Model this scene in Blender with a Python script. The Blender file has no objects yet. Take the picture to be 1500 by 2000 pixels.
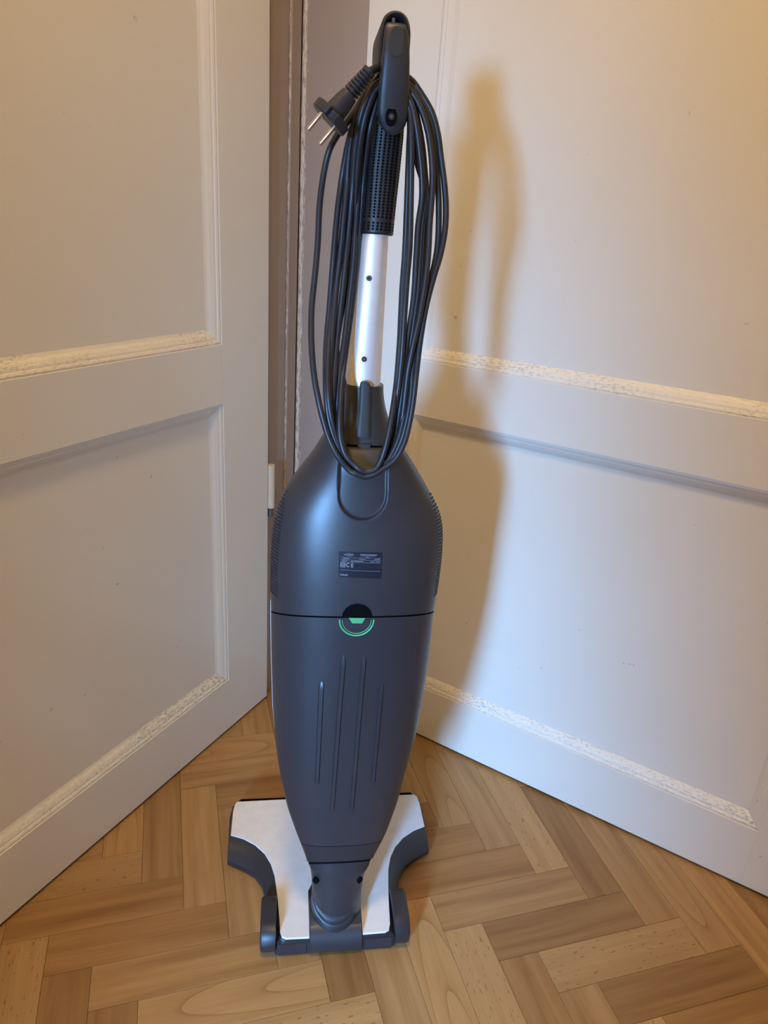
import bpy, bmesh, math, random
from mathutils import Vector, Matrix, noise
random.seed(7)
SC = bpy.context.scene
COL = SC.collection
rad = math.radians

# ------------------------------------------------------------------ camera
F_PX, PITCH, ROLL, CAM_H = 1387.0, rad(22.1), rad(4.05), 0.95
_f = Vector((0, math.cos(PITCH), -math.sin(PITCH)))
_x0 = Vector((1, 0, 0)); _u0 = _x0.cross(_f)
CX = math.cos(ROLL) * _x0 + math.sin(ROLL) * _u0
CU = -math.sin(ROLL) * _x0 + math.cos(ROLL) * _u0
CF = _f
CAM = Vector((0, 0, CAM_H))
cd = bpy.data.cameras.new('camera')
cd.sensor_fit = 'VERTICAL'; cd.sensor_height = 24.0; cd.lens = F_PX / 2000 * 24.0
cd.clip_start = 0.02
cam = bpy.data.objects.new('camera', cd); COL.objects.link(cam)
cam.matrix_world = Matrix(((CX.x, CU.x, -CF.x, CAM.x), (CX.y, CU.y, -CF.y, CAM.y), (CX.z, CU.z, -CF.z, CAM.z), (0, 0, 0, 1)))
SC.camera = cam

def ray(px, py):
    return ((px - 750) / F_PX * CX - (py - 1000) / F_PX * CU + CF).normalized()
def flz(px, py, z=0.0):
    d = ray(px, py); return CAM + d * ((z - CAM_H) / d.z)

# ------------------------------------------------------------------ colour management, world, daylight
SC.view_settings.view_transform = 'Standard'
SC.view_settings.look = 'None'
SC.view_settings.gamma = 1.0
SC.view_settings.use_curve_mapping = False
SC.view_settings.exposure = 0.0
LAMP_POWER = 27.0
WINDOW_POWER = 600.0

world = bpy.data.worlds.new('sky'); SC.world = world; world.use_nodes = True
wbg = world.node_tree.nodes['Background']
wbg.inputs['Color'].default_value = (0.42, 0.62, 1.0, 1); wbg.inputs['Strength'].default_value = 0.6

# ------------------------------------------------------------------ room layout (from the two door planes)
RA = flz(810, 1435); RB = flz(1500, 1758); DR = (RB - RA).normalized(); NR = Vector((DR.y, -DR.x, 0))
LA = flz(518, 1366); LB = flz(0, 1813); DL = (LA - LB).normalized(); NL = Vector((DL.y, -DL.x, 0))
OFF = -0.0134                                     # frame faces lie this far behind the door faces
def solve2(n1, c1, n2, c2):
    det = n1.x * n2.y - n1.y * n2.x
    return Vector(((c1 * n2.y - c2 * n1.y) / det, (n1.x * c2 - n2.x * c1) / det, 0))
CORNER = solve2(NL, NL.dot(LA) + OFF, NR, NR.dot(RA) + OFF)
ROOM_H = 3.0
LEN_L, LEN_R = 2.30, 2.6
WIN0, WIN1, WZ0, WZ1 = 0.60, 0.835, 0.10, 1.06        # unseen window opening, shaped to trim the daylight beam: metres along wall, height
BK = CORNER - DL * LEN_L                              # back-left corner of the room
def along_back(t, z=0.0): return BK + NL * t + Vector((0, 0, z))

def area_light(name, loc, direction, sx, sy, power, color):
    l = bpy.data.lights.new(name, 'AREA'); l.shape = 'RECTANGLE'; l.size = sx; l.size_y = sy
    l.energy = power; l.color = color
    o = bpy.data.objects.new(name, l); COL.objects.link(o)
    o.location = loc; o.rotation_euler = direction.to_track_quat('-Z', 'Z').to_euler()
    return o
SKY_AT = Vector((0.06, 0.74, 0.63)) + Vector((-0.33, -0.87, 0.18)).normalized() * 3.45      # bright sky beyond the tall window
area_light('window_daylight', SKY_AT, (Vector((0.1, 0.9, 0.6)) - SKY_AT).normalized(), 0.36, 1.40, WINDOW_POWER, (0.22, 0.50, 1.0))

# ------------------------------------------------------------------ materials
class NT:
    def __init__(self, name):
        self.m = bpy.data.materials.new(name); self.m.use_nodes = True
        self.t = self.m.node_tree; self.n = self.t.nodes; self.l = self.t.links
        self.b = self.n['Principled BSDF']
    def node(self, kind, **kw):
        nd = self.n.new(kind)
        for k, v in kw.items():
            if k in nd.inputs.keys(): self.put(nd.inputs[k], v)
            else: setattr(nd, k, v)
        return nd
    def put(self, sock, v):
        if isinstance(v, bpy.types.NodeSocket): self.l.new(v, sock)
        else: sock.default_value = v
    def coords(self, scale=(1, 1, 1), rnd=False):
        tc = self.node('ShaderNodeTexCoord'); v = tc.outputs['Object']
        if rnd:
            oi = self.node('ShaderNodeObjectInfo')
            mul = self.node('ShaderNodeVectorMath', operation='SCALE')
            cx = self.node('ShaderNodeCombineXYZ', X=oi.outputs['Random'], Y=oi.outputs['Random'], Z=0.0)
            self.put(mul.inputs[0], cx.outputs[0]); mul.inputs['Scale'].default_value = 37.0
            ad = self.node('ShaderNodeVectorMath', operation='ADD')
            self.put(ad.inputs[0], v); self.put(ad.inputs[1], mul.outputs[0]); v = ad.outputs[0]
        mp = self.node('ShaderNodeMapping'); self.put(mp.inputs['Vector'], v); mp.inputs['Scale'].default_value = scale
        return mp.outputs[0]
    def noise(self, vec, scale=1.0, detail=3.0, rough=0.5, dist=0.0):
        return self.node('ShaderNodeTexNoise', Vector=vec, Scale=scale, Detail=detail, Roughness=rough, Distortion=dist).outputs['Fac']
    def ramp(self, fac, stops, interp='LINEAR'):
        r = self.node('ShaderNodeValToRGB', Fac=fac); r.color_ramp.interpolation = interp
        e = r.color_ramp.elements
        while len(e) < len(stops): e.new(0.5)
        for i, (p, c) in enumerate(stops):
            e[i].position = p; e[i].color = c if len(c) == 4 else (*c, 1)
        return r.outputs['Color']
    def mix(self, fac, a, b, blend='MIX'):
        m = self.node('ShaderNodeMix', data_type='RGBA', blend_type=blend)
        self.put(m.inputs[0], fac); self.put(m.inputs[6], a if isinstance(a, bpy.types.NodeSocket) or len(a) == 4 else (*a, 1))
        self.put(m.inputs[7], b if isinstance(b, bpy.types.NodeSocket) or len(b) == 4 else (*b, 1))
        return m.outputs[2]
    def math(self, op, a, b=0.0, clamp=False):
        m = self.node('ShaderNodeMath', operation=op, use_clamp=clamp); self.put(m.inputs[0], a); self.put(m.inputs[1], b)
        return m.outputs[0]
    def bump(self, h, strength=0.2, dist=0.001):
        b = self.node('ShaderNodeBump', Height=h, Strength=strength, Distance=dist)
        self.l.new(b.outputs[0], self.b.inputs['Normal'])
    def fin(self, color=None, rough=None, metal=None, spec=None, coat=None):
        if color is not None: self.put(self.b.inputs['Base Color'], color if isinstance(color, bpy.types.NodeSocket) or len(color) == 4 else (*color, 1))
        if rough is not None: self.put(self.b.inputs['Roughness'], rough)
        if metal is not None: self.b.inputs['Metallic'].default_value = metal
        if spec is not None: self.b.inputs['Specular IOR Level'].default_value = spec
        if coat is not None:
            self.b.inputs['Coat Weight'].default_value = coat; self.b.inputs['Coat Roughness'].default_value = 0.08
        return self.m

def mat_plain(name, color, rough=0.5, metal=0.0, grain=0.0, grain_scale=900, spec=None):
    t = NT(name)
    v = t.coords()
    n = t.noise(v, 60, 2)
    c = t.mix(n, tuple(x * 0.9 for x in color), tuple(min(1, x * 1.1) for x in color))
    if grain: t.bump(t.noise(v, grain_scale, 1), grain, 0.0004)
    return t.fin(c, rough, metal, spec)

def mat_door_paint(name, worn=0.0):
    t = NT(name); v = t.coords()
    big = t.noise(v, 3.0, 3)
    base = t.mix(big, (0.69, 0.650, 0.545), (0.75, 0.715, 0.62))
    speck = t.ramp(t.noise(v, 62, 2, 0.6), [(0.74, (0, 0, 0)), (0.79, (1, 1, 1))])
    base = t.mix(t.math('MULTIPLY', speck, 0.55), base, (0.24, 0.20, 0.15))
    if worn:
        vs = t.coords((0.35, 1, 1))
        dirt = t.ramp(t.noise(vs, 420, 4, 0.7), [(0.50, (0, 0, 0)), (0.60, (1, 1, 1))])
        patch = t.ramp(t.noise(vs, 14, 3, 0.6), [(0.34 if worn > .7 else 0.42, (0, 0, 0)), (0.60, (1, 1, 1))])
        k = t.math('MULTIPLY', t.math('MULTIPLY', dirt, patch), worn)
        base = t.mix(t.math('MULTIPLY', t.noise(vs, 60, 3), 0.6), base, (0.74, 0.69, 0.57))
        base = t.mix(k, base, (0.30, 0.265, 0.18))
        t.bump(dirt, 0.2, 0.0006)
    else:
        vs = t.coords((1.0, 1.0, 30.0))
        t.bump(t.mix(0.5, t.noise(v, 6, 3), t.noise(t.coords((4, 4, 60)), 3, 2)), 0.06, 0.004)
    return t.fin(base, 0.30 if not worn else 0.45, spec=0.45)

def mat_frame_paint(name, chip_x0, chip_x1, seed=0.0, amount=0.30):
    """taupe gloss paint, cream undercoat showing in chips along one arris (object x between chip_x0 and chip_x1)"""
    t = NT(name); v = t.coords()
    base = t.mix(t.noise(v, 5, 3), (0.325, 0.255, 0.200), (0.385, 0.310, 0.250))
    tc = t.node('ShaderNodeTexCoord'); sp = t.node('ShaderNodeSeparateXYZ', Vector=tc.outputs['Object'])
    mid, hw = (chip_x0 + chip_x1) / 2, (chip_x1 - chip_x0) / 2
    d = t.math('DIVIDE', t.math('ABSOLUTE', t.math('SUBTRACT', sp.outputs['X'], mid)), hw)
    near = t.math('SUBTRACT', 1.0, d, True)
    mp = t.node('ShaderNodeMapping', Vector=tc.outputs['Object']); mp.inputs['Scale'].default_value = (420, 420, 55); mp.inputs['Location'].default_value = (seed, 0, seed)
    n = t.noise(mp.outputs[0], 1.0, 4, 0.7)
    k = t.ramp(t.math('ADD', n, t.math('MULTIPLY', near, amount)), [(0.70, (0, 0, 0)), (0.75, (1, 1, 1))])
    k = t.math('MULTIPLY', k, t.ramp(near, [(0.0, (0, 0, 0)), (0.08, (1, 1, 1))]))
    return t.fin(t.mix(k, base, (0.72, 0.62, 0.46)), 0.38)

def mat_wood(name, kind):
    t = NT(name)
    oi = t.node('ShaderNodeObjectInfo')
    rnd = oi.outputs['Random']
    v = t.coords((1, 1, 1), True)
    fine = t.noise(t.coords((9, 330, 1), True), 1.0, 4, 0.65)
    soft = t.noise(t.coords((3.2, 52, 1), True), 1.0, 3, 0.55, 0.3)
    lo, mid, hi = (0.300, 0.170, 0.070), (0.405, 0.245, 0.110), (0.480, 0.310, 0.155)
    if kind == 'dark': lo, mid, hi = (0.235, 0.125, 0.044), (0.320, 0.182, 0.074), (0.385, 0.230, 0.100)
    if kind == 'fleck': lo, mid, hi = (0.40, 0.245, 0.110), (0.455, 0.290, 0.140), (0.510, 0.335, 0.170)
    c = t.ramp(soft, [(0.30, lo), (0.52, mid), (0.72, hi)])
    if kind == 'cathedral':
        tc = t.node('ShaderNodeTexCoord')
        mp = t.node('ShaderNodeMapping', Vector=tc.outputs['Object']); mp.inputs['Scale'].default_value = (7, 46, 1)
        cx = t.node('ShaderNodeCombineXYZ', X=t.math('SUBTRACT', t.math('MULTIPLY', rnd, 2.6), 1.3), Y=t.math('SUBTRACT', t.math('MULTIPLY', rnd, 1.0), 0.5), Z=0.0)
        ad = t.node('ShaderNodeVectorMath', operation='ADD'); t.put(ad.inputs[0], mp.outputs[0]); t.put(ad.inputs[1], cx.outputs[0])
        w = t.node('ShaderNodeTexWave', wave_type='RINGS', rings_direction='Z', wave_profile='SAW', Vector=ad.outputs[0], Scale=0.42, Distortion=1.6, Detail=2.0)
        w.inputs['Detail Scale'].default_value = 0.8
        r = t.ramp(w.outputs['Fac'], [(0.0, (0.270, 0.150, 0.060)), (0.12, (0.385, 0.232, 0.102)), (0.55, (0.440, 0.275, 0.130)), (1.0, (0.455, 0.288, 0.138))])
        c = t.mix(0.25, r, c)
    if kind == 'fleck':
        fl = t.ramp(t.noise(t.coords((75, 240, 1), True), 1.0, 1, 0.5), [(0.655, (0, 0, 0)), (0.70, (1, 1, 1))])
        c = t.mix(t.math('MULTIPLY', fl, 0.75), c, (0.22, 0.112, 0.038))
    c = t.mix(t.math('MULTIPLY', t.math('SUBTRACT', fine, 0.35, True), 0.9), c, tuple(x * 0.62 for x in mid))
    c = t.mix(1.0, c, (0.90, 0.83, 0.66, 1), 'MULTIPLY')
    hs = t.node('ShaderNodeHueSaturation', Color=c, Saturation=1.0)
    t.put(hs.inputs['Value'], t.math('ADD', 0.88, t.math('MULTIPLY', rnd, 0.26)))
    t.bump(fine, 0.05, 0.0006)
    return t.fin(hs.outputs[0], 0.34, spec=0.4)

M = dict(
    door=mat_door_paint('cream_door_paint'),
    mould=mat_door_paint('cream_moulding_paint'),
    worn=mat_door_paint('worn_moulding_paint', 0.50), worn_low=mat_door_paint('dirty_moulding_paint', 0.95),
    post_l=mat_frame_paint('taupe_frame_paint_a', 0.0745, 0.078, 3.0, 0.22),
    bead_l=mat_frame_paint('taupe_frame_paint_b', -0.002, 0.0022, 9.0, 0.20),
    post_r=mat_frame_paint('taupe_frame_paint_c', -0.004, 0.019, 17.0),
    wall=mat_plain('wall_plaster', (0.74, 0.69, 0.60), 0.8, grain=0.1),
    ceiling=mat_plain('ceiling_plaster', (0.78, 0.75, 0.70), 0.85, grain=0.1),
    under=mat_plain('floor_underlay', (0.20, 0.115, 0.048), 0.5),
    wood_a=mat_wood('beech_straight', 'straight'), wood_b=mat_wood('beech_dark', 'dark'),
    wood_c=mat_wood('beech_flecked', 'fleck'), wood_d=mat_wood('beech_cathedral', 'cathedral'),
    anth=mat_plain('anthracite_plastic', (0.026, 0.028, 0.032), 0.37, grain=0.10, grain_scale=2600, spec=0.55),
    anth2=mat_plain('dark_grey_plastic', (0.021, 0.022, 0.025), 0.42, grain=0.08, grain_scale=2600),
    hook=mat_plain('olive_grey_plastic', (0.024, 0.024, 0.022), 0.52, grain=0.08, grain_scale=2600),
    black=mat_plain('black_plastic', (0.012, 0.012, 0.013), 0.45),
    hole=mat_plain('hole_black', (0.004, 0.004, 0.004), 0.9, spec=0.05),  # near-black stands for shade inside holes, dimples and gaps; the bumper shares it
    cable=mat_plain('cable_rubber', (0.018, 0.020, 0.024), 0.40),
    plate=mat_plain('rating_sticker', (0.010, 0.012, 0.020), 0.42, spec=0.3),
    ink=mat_plain('sticker_print', (0.24, 0.26, 0.30), 0.6),
    ink_dark=mat_plain('dark_print', (0.012, 0.014, 0.02), 0.6),
    green=mat_plain('green_plastic', (0.085, 0.40, 0.165), 0.35),
    white=mat_plain('glossy_white_plastic', (0.74, 0.73, 0.69), 0.14),
    alu=mat_plain('satin_aluminium', (0.80, 0.78, 0.74), 0.42, 0.55),
    pin=mat_plain('nickel_pin', (0.75, 0.68, 0.55), 0.25, 1.0),
    screw=mat_plain('grey_screw', (0.14, 0.13, 0.12), 0.4, 0.6),
    hinge=mat_plain('cream_hinge_paint', (0.62, 0.53, 0.38), 0.4),
    winframe=mat_plain('window_white', (0.75, 0.75, 0.73), 0.4),
)
def mat_glass():
    t = NT('window_glass')
    tr = t.node('ShaderNodeBsdfTransparent'); gl = t.node('ShaderNodeBsdfGlossy', Roughness=0.02)
    mx = t.node('ShaderNodeMixShader', Fac=0.06); t.l.new(tr.outputs[0], mx.inputs[1]); t.l.new(gl.outputs[0], mx.inputs[2])
    t.l.new(mx.outputs[0], t.n['Material Output'].inputs['Surface']); return t.m
M['glass'] = mat_glass()
def mat_bulb():
    t = NT('opal_lamp_glass'); t.b.inputs['Emission Color'].default_value = (1.0, 0.70, 0.36, 1); t.b.inputs['Emission Strength'].default_value = 6.0
    return t.fin((0.9, 0.85, 0.75), 0.3)
M['bulb'] = mat_bulb()

# ------------------------------------------------------------------ helpers
def link(name, me, mat, parent=None, smooth=False):
    o = bpy.data.objects.new(name, me); COL.objects.link(o)
    if mat is not None and not me.materials: me.materials.append(M[mat] if isinstance(mat, str) else mat)
    if parent is not None: o.parent = parent
    if smooth:
        for p in me.polygons: p.use_smooth = True
    return o
def from_data(name, verts, faces, mat, parent=None, smooth=False, sharp=None):
    me = bpy.data.meshes.new(name); me.from_pydata([tuple(v) for v in verts], [], faces); me.update()
    bm = bmesh.new(); bm.from_mesh(me); bmesh.ops.recalc_face_normals(bm, faces=bm.faces); bm.to_mesh(me); bm.free()
    o = link(name, me, mat, parent, smooth)
    if smooth and sharp: me.set_sharp_from_angle(angle=rad(sharp))
    return o
def box(name, x0, x1, y0, y1, z0, z1, mat, parent=None, bevel=0.0, seg=1):
    bm = bmesh.new(); bmesh.ops.create_cube(bm, size=1)
    for v in bm.verts: v.co = Vector(((x0, x1)[v.co.x > 0], (y0, y1)[v.co.y > 0], (z0, z1)[v.co.z > 0]))
    if bevel: bmesh.ops.bevel(bm, geom=bm.edges[:], offset=bevel, segments=seg, affect='EDGES')
    me = bpy.data.meshes.new(name); bm.to_mesh(me); bm.free()
    return link(name, me, mat, parent)
def empty(name, loc, rz=0.0, kind=None, label=None, cat=None):
    o = bpy.data.objects.new(name, None); COL.objects.link(o); o.location = loc; o.rotation_euler = (0, 0, rz)
    o.empty_display_size = 0.1
    if kind: o['kind'] = kind
    if label: o['label'] = label
    if cat: o['category'] = cat
    return o
def tag(o, label, cat=None, kind=None):
    o['label'] = label
    if cat: o['category'] = cat
    if kind: o['kind'] = kind
    return o
def lerp_table(tab, x):
    if x <= tab[0][0]: return tab[0][1]
    for (a, fa), (b, fb) in zip(tab, tab[1:]):
        if x <= b:
            t = (x - a) / (b - a); return fa + (fb - fa) * t
    return tab[-1][1]
def catmull(pts, n=6):
    out = []
    P = [pts[0] + (pts[0] - pts[1])] + list(pts) + [pts[-1] + (pts[-1] - pts[-2])]
    for i in range(1, len(P) - 2):
        p0, p1, p2, p3 = P[i - 1], P[i], P[i + 1], P[i + 2]
        for k in range(n):
            t = k / n
            out.append(0.5 * ((2 * p1) + (p2 - p0) * t + (2 * p0 - 5 * p1 + 4 * p2 - p3) * t * t + (3 * p1 - p0 - 3 * p2 + p3) * t ** 3))
    out.append(P[-2].copy()); return out
def tube_data(path, radius, sides=8, closed=False):
    verts, faces = [], []
    n = len(path); ref = Vector((0, -1, 0))
    for i, q in enumerate(path):
        t = (path[min(i + 1, n - 1)] - path[max(i - 1, 0)]).normalized()
        a = t.cross(ref)
        if a.length < 1e-4: a = t.cross(Vector((1, 0, 0)))
        a.normalize(); b = t.cross(a)
        rr = radius(i / (n - 1)) if callable(radius) else radius
        for k in range(sides):
            an = 2 * math.pi * k / sides; verts.append(q + (a * math.cos(an) + b * math.sin(an)) * rr)
    for i in range(n - 1):
        for k in range(sides):
            k2 = (k + 1) % sides
            faces.append((i * sides + k, i * sides + k2, (i + 1) * sides + k2, (i + 1) * sides + k))
    faces.append(tuple(range(sides))[::-1]); faces.append(tuple(range((n - 1) * sides, n * sides)))
    return verts, faces
def merge(parts):
    V, Fc = [], []
    for v, f in parts:
        o = len(V); V += v; Fc += [tuple(i + o for i in q) for q in f]
    return V, Fc
def cyl_data(p0, p1, r0, r1=None, sides=24):
    return tube_data([Vector(p0), Vector(p1)], (lambda t: r0 + ((r1 if r1 is not None else r0) - r0) * t), sides)
def rings_data(rings, cap=True, closed_loop=True):
    n = len(rings[0]); verts = [v for r in rings for v in r]; faces = []
    for i in range(len(rings) - 1):
        for k in range(n if closed_loop else n - 1):
            k2 = (k + 1) % n
            faces.append((i * n + k, i * n + k2, (i + 1) * n + k2, (i + 1) * n + k))
    if cap: faces.append(tuple(range(n))[::-1]); faces.append(tuple(range((len(rings) - 1) * n, len(rings) * n)))
    return verts, faces

# ------------------------------------------------------------------ room shell (floor, walls, ceiling)
def quad_wall(name, a, b, thick_dir, z0, z1, mat, label, openings=()):
    """vertical wall of thickness 0.1 from a to b; openings = (t0,t1,z0,z1)"""
    L = (b - a).length; d = (b - a).normalized()
    root = empty(name, a, math.atan2(d.y, d.x), 'structure', label)
    side = 1 if thick_dir.dot(Vector((-d.y, d.x, 0))) > 0 else -1
    y0, y1 = (0, 0.1) if side > 0 else (-0.1, 0)
    segs = []
    if openings:
        t0, t1, oz0, oz1 = openings[0]
        segs = [(0, t0, z0, z1), (t1, L, z0, z1), (t0, t1, z0, oz0), (t0, t1, oz1, z1)]
    else: segs = [(0, L, z0, z1)]
    for (s0, s1, a0, a1) in segs:
        if s1 - s0 > 1e-4 and a1 - a0 > 1e-4: box('wall_section', s0, s1, y0, y1, a0, a1, mat, root)
    return root
WL0 = CORNER - NL * 0.03; WR0 = CORNER - NR * 0.03
INN = solve2(NL, NL.dot(LA) - 0.045, NR, NR.dot(RA) - 0.045)
BKL = INN - DL * LEN_L; RK = INN + DR * LEN_R
BACKR = solve2(DL, DL.dot(BKL), DR, DR.dot(RK))
pts = [INN, BKL, BACKR, RK]
def slab(name, z0, z1, mat, label):
    n = 4; cen = sum(pts, Vector()) / 4
    P = [q + (q - cen).normalized() * 0.14 for q in pts]
    v = [Vector((q.x, q.y, z0)) for q in P] + [Vector((q.x, q.y, z1)) for q in P]
    f = [(0, 1, 2, 3), (4, 5, 6, 7)] + [(i, (i + 1) % 4, 4 + (i + 1) % 4, 4 + i) for i in range(4)]
    o = from_data(name, v, f, mat); o['kind'] = 'structure'; o['label'] = label; return o
floor = slab('floor', -0.06, -0.0042, 'under', 'beech herringbone parquet floor')
slab('ceiling', ROOM_H, ROOM_H + 0.1, 'ceiling', 'plain white ceiling')
quad_wall('wall_left', INN, BKL, -NL, 0, ROOM_H, 'wall', 'plain plaster wall behind the left door', ())
quad_wall('wall_right', INN, RK, -NR, 0, ROOM_H, 'wall', 'plain plaster wall behind the right door', ())
quad_wall('wall_back', BKL, BACKR, -DL, 0, ROOM_H, 'wall', 'plain plaster wall, window opening cut to limit the daylight', ((WIN0, WIN1, WZ0, WZ1),))
quad_wall('wall_far_right', BACKR, RK, -DR * -1, 0, ROOM_H, 'wall', 'plain plaster wall facing the left door')
wd = (BACKR - BKL).normalized()
win = empty('window_1', BKL, math.atan2(wd.y, wd.x), 'structure', 'unseen white framed window, opening narrowed to shape the daylight beam')
for (a, b, c, d) in ((WIN0, WIN1, WZ0, WZ0 + .02), (WIN0, WIN1, WZ1 - .02, WZ1), (WIN0, WIN0 + .02, WZ0 + .02, WZ1 - .02), (WIN1 - .02, WIN1, WZ0 + .02, WZ1 - .02)):
    box('window_frame', a, b, -0.07, -0.02, c, d, 'winframe', win, 0.004)
box('pane', WIN0 + .02, WIN1 - .02, -0.048, -0.044, WZ0 + .02, WZ1 - .02, 'glass', win)

# planks: herringbone, W x 4W, measured on the floor plane
PW = 0.0604; PL = 4 * PW
A0 = flz(840, 1750)
E1 = Vector((0.9535, 0.3015, 0)); E2 = Vector((0.3015, -0.9535, 0))
def plank_mesh(nm, mat):
    bm = bmesh.new(); bmesh.ops.create_cube(bm, size=1)
    for v in bm.verts: v.co = Vector((v.co.x * (PL - 0.0004), v.co.y * (PW - 0.0004), -0.002 + v.co.z * 0.004))
    top = [e for e in bm.edges if all(v.co.z > -1e-4 for v in e.verts)]
    bmesh.ops.bevel(bm, geom=top, offset=0.0003, segments=1, affect='EDGES')
    me = bpy.data.meshes.new(nm); bm.to_mesh(me); bm.free(); me.materials.append(M[mat]); return me
PM = [plank_mesh('plank', k) for k in ('wood_a', 'wood_b', 'wood_c', 'wood_d')]
ANG_A = math.atan2(E1.y, E1.x); ANG_B = math.atan2(E2.y, E2.x)
n_planks = 0
prng = random.Random(21)
SEEN = [(865, 1535, 3), (935, 1550, 0), (1030, 1600, 2), (1095, 1600, 1), (1180, 1680, 0), (1290, 1700, 3), (1415, 1775, 0), (1475, 1775, 1), (890, 1630, 1), (950, 1685, 1), (990, 1750, 0),
        (1100, 1800, 1), (1215, 1865, 2), (1350, 1900, 1), (1400, 1965, 1), (825, 1900, 3), (910, 1875, 2), (1020, 1950, 1), (1150, 1960, 0), (775, 1950, 0), (310, 1625, 0), (385, 1660, 0), (235, 1630, 3),
        (225, 1710, 2), (280, 1750, 1), (250, 1815, 1), (350, 1875, 0), (450, 1940, 3), (200, 1980, 1), (40, 1900, 2), (120, 1950, 1), (480, 1690, 0), (675, 1925, 1), (740, 1900, 2), (450, 1500, 0), (490, 1450, 3), (485, 1545, 1), (505, 1410, 0)]
SEEN = [(flz(x, y), k) for x, y, k in SEEN]
def seen_kind(c, ax):
    ay = Vector((-ax.y, ax.x, 0))
    for q, k in SEEN:
        if abs((q - c).dot(ax)) < PL / 2 and abs((q - c).dot(ay)) < PW / 2: return k
    return None
for m in range(-6, 7):
    for k in range(-32, 33):
        for typ in 'AB':
            if typ == 'A': a, b = (k * PW + m * PL + PL / 2, k * PW - m * PL + PW / 2)
            else: a, b = (PL + k * PW + m * PL + PW / 2, (k + 1) * PW - m * PL - PL / 2)
            c = A0 + E1 * a + E2 * b
            if not (-1.0 < c.x < 1.35 and 0.18 < c.y < 1.42): continue
            if (c - LA).dot(NL) < -0.13 or (c - RA).dot(NR) < -0.13: continue
            kd = seen_kind(c, E1 if typ == 'A' else E2)
            if kd is None: kd = prng.choices((0, 1, 2, 3), (5, 3, 2, 2))[0]
            o = bpy.data.objects.new('plank', PM[kd]); COL.objects.link(o); o.parent = floor
            o.location = c; o.rotation_euler = (0, 0, (ANG_A if typ == 'A' else ANG_B) + (math.pi if prng.random() < .5 else 0))
            n_planks += 1

# ------------------------------------------------------------------ frame posts in the corner
fl_ = empty('trim_1', LA - NL * -OFF, math.atan2(DL.y, DL.x), 'structure', 'taupe painted frame post beside the left door')
SL = (CORNER - LA).dot(DL)
box('post_board', 0.008, 0.0765, 0.0, 0.03, 0.0, 2.06, 'post_l', fl_, 0.0015)
bl = box('post_bead', 0.0, SL - 0.078 - 0.0035, -0.003, 0.03, 0.0, 2.06, 'bead_l', fl_, 0.002); bl.location = (0.0775, 0, 0)
fr_ = empty('trim_2', RA - NR * -OFF, math.atan2(DR.y, DR.x), 'structure', 'taupe painted frame post with chipped cream edge')
SR = (CORNER - RA).dot(DR)
pr = box('post_board', 0.0, -0.2 - SR, 0.0, 0.03, 0.0, 2.06, 'post_r', fr_, 0.003, 2); pr.location = (SR + 0.001, -0.002, 0)

p3 = empty('trim_3', RA - NR * -OFF, math.atan2(DR.y, DR.x), 'structure', 'taupe painted frame post on the far side of the right door')
b3 = box('post_board', 0.0, 0.09, 0.0, 0.03, 0.0, 2.06, 'post_r', p3, 0.003, 2); b3.location = (0.738, -0.002, 0)

# ------------------------------------------------------------------ panelled doors
def panel_door(name, origin, d, s0, s1, st0, st1, z_low, z_rail0, z_rail1, z_top, label, mw=0.022):
    """s0..s1 door width, st0/st1 inner stile edges; local -y faces the room"""
    root = empty(name, origin, math.atan2(d.y, d.x), 'structure', label)
    T = 0.030; zb, zt = 0.006, 2.02; bv = 0.0004
    box('stile', s0, st0, 0, T, zb, zt, 'door', root, bv); box('stile', st1, s1, 0, T, zb, zt, 'door', root, bv)
    box('bottom_rail', st0, st1, 0, T, zb, z_low, 'door', root, bv)
    box('lock_rail', st0, st1, 0, T, z_rail0, z_rail1, 'door', root, bv)
    box('top_rail', st0, st1, 0, T, z_top, zt, 'door', root, bv)
    prof = [(-0.0005, 0.0022), (0.003, 0.0016), (0.0058, 0.0030), (0.0066, 0.0042), (0.010, 0.0050), (0.015, 0.0078), (0.019, 0.0112), (mw, 0.0138), (mw, 0.020), (-0.0005, 0.020)]
    for (z0, z1) in ((z_low, z_rail0), (z_rail1, z_top)):
        box('panel', st0 + 0.002, st1 - 0.002, 0.0130, 0.0200, z0 + 0.002, z1 - 0.002, 'door', root)
        for side in range(4):
            A_, B_ = [], []
            for (t, y) in prof:
                if side == 0: A_.append(Vector((st0 + t, y, z0 + t))); B_.append(Vector((st1 - t, y, z0 + t)))
                if side == 1: A_.append(Vector((st1 - t, y, z0 + t))); B_.append(Vector((st1 - t, y, z1 - t)))
                if side == 2: A_.append(Vector((st1 - t, y, z1 - t))); B_.append(Vector((st0 + t, y, z1 - t)))
                if side == 3: A_.append(Vector((st0 + t, y, z1 - t))); B_.append(Vector((st0 + t, y, z0 + t)))
            v, f = rings_data([A_, B_])
            from_data('moulding', v, f, ('worn_low' if z0 < .3 else 'worn') if side == 0 else 'mould', root)
    return root
d1 = panel_door('door_1', LA, DL, -0.91, 0.006, -0.79, -0.1155, 0.120, 0.659, 0.755, 1.90, 'cream panelled door in dimmer warm light, hinge on its edge', 0.025)
d2 = panel_door('door_2', RA, DR, -0.1965, 0.735, -0.071, 0.606, 0.117, 0.650, 0.743, 1.90, 'cream panelled door brightened by bluish daylight behind the vacuum')
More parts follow.
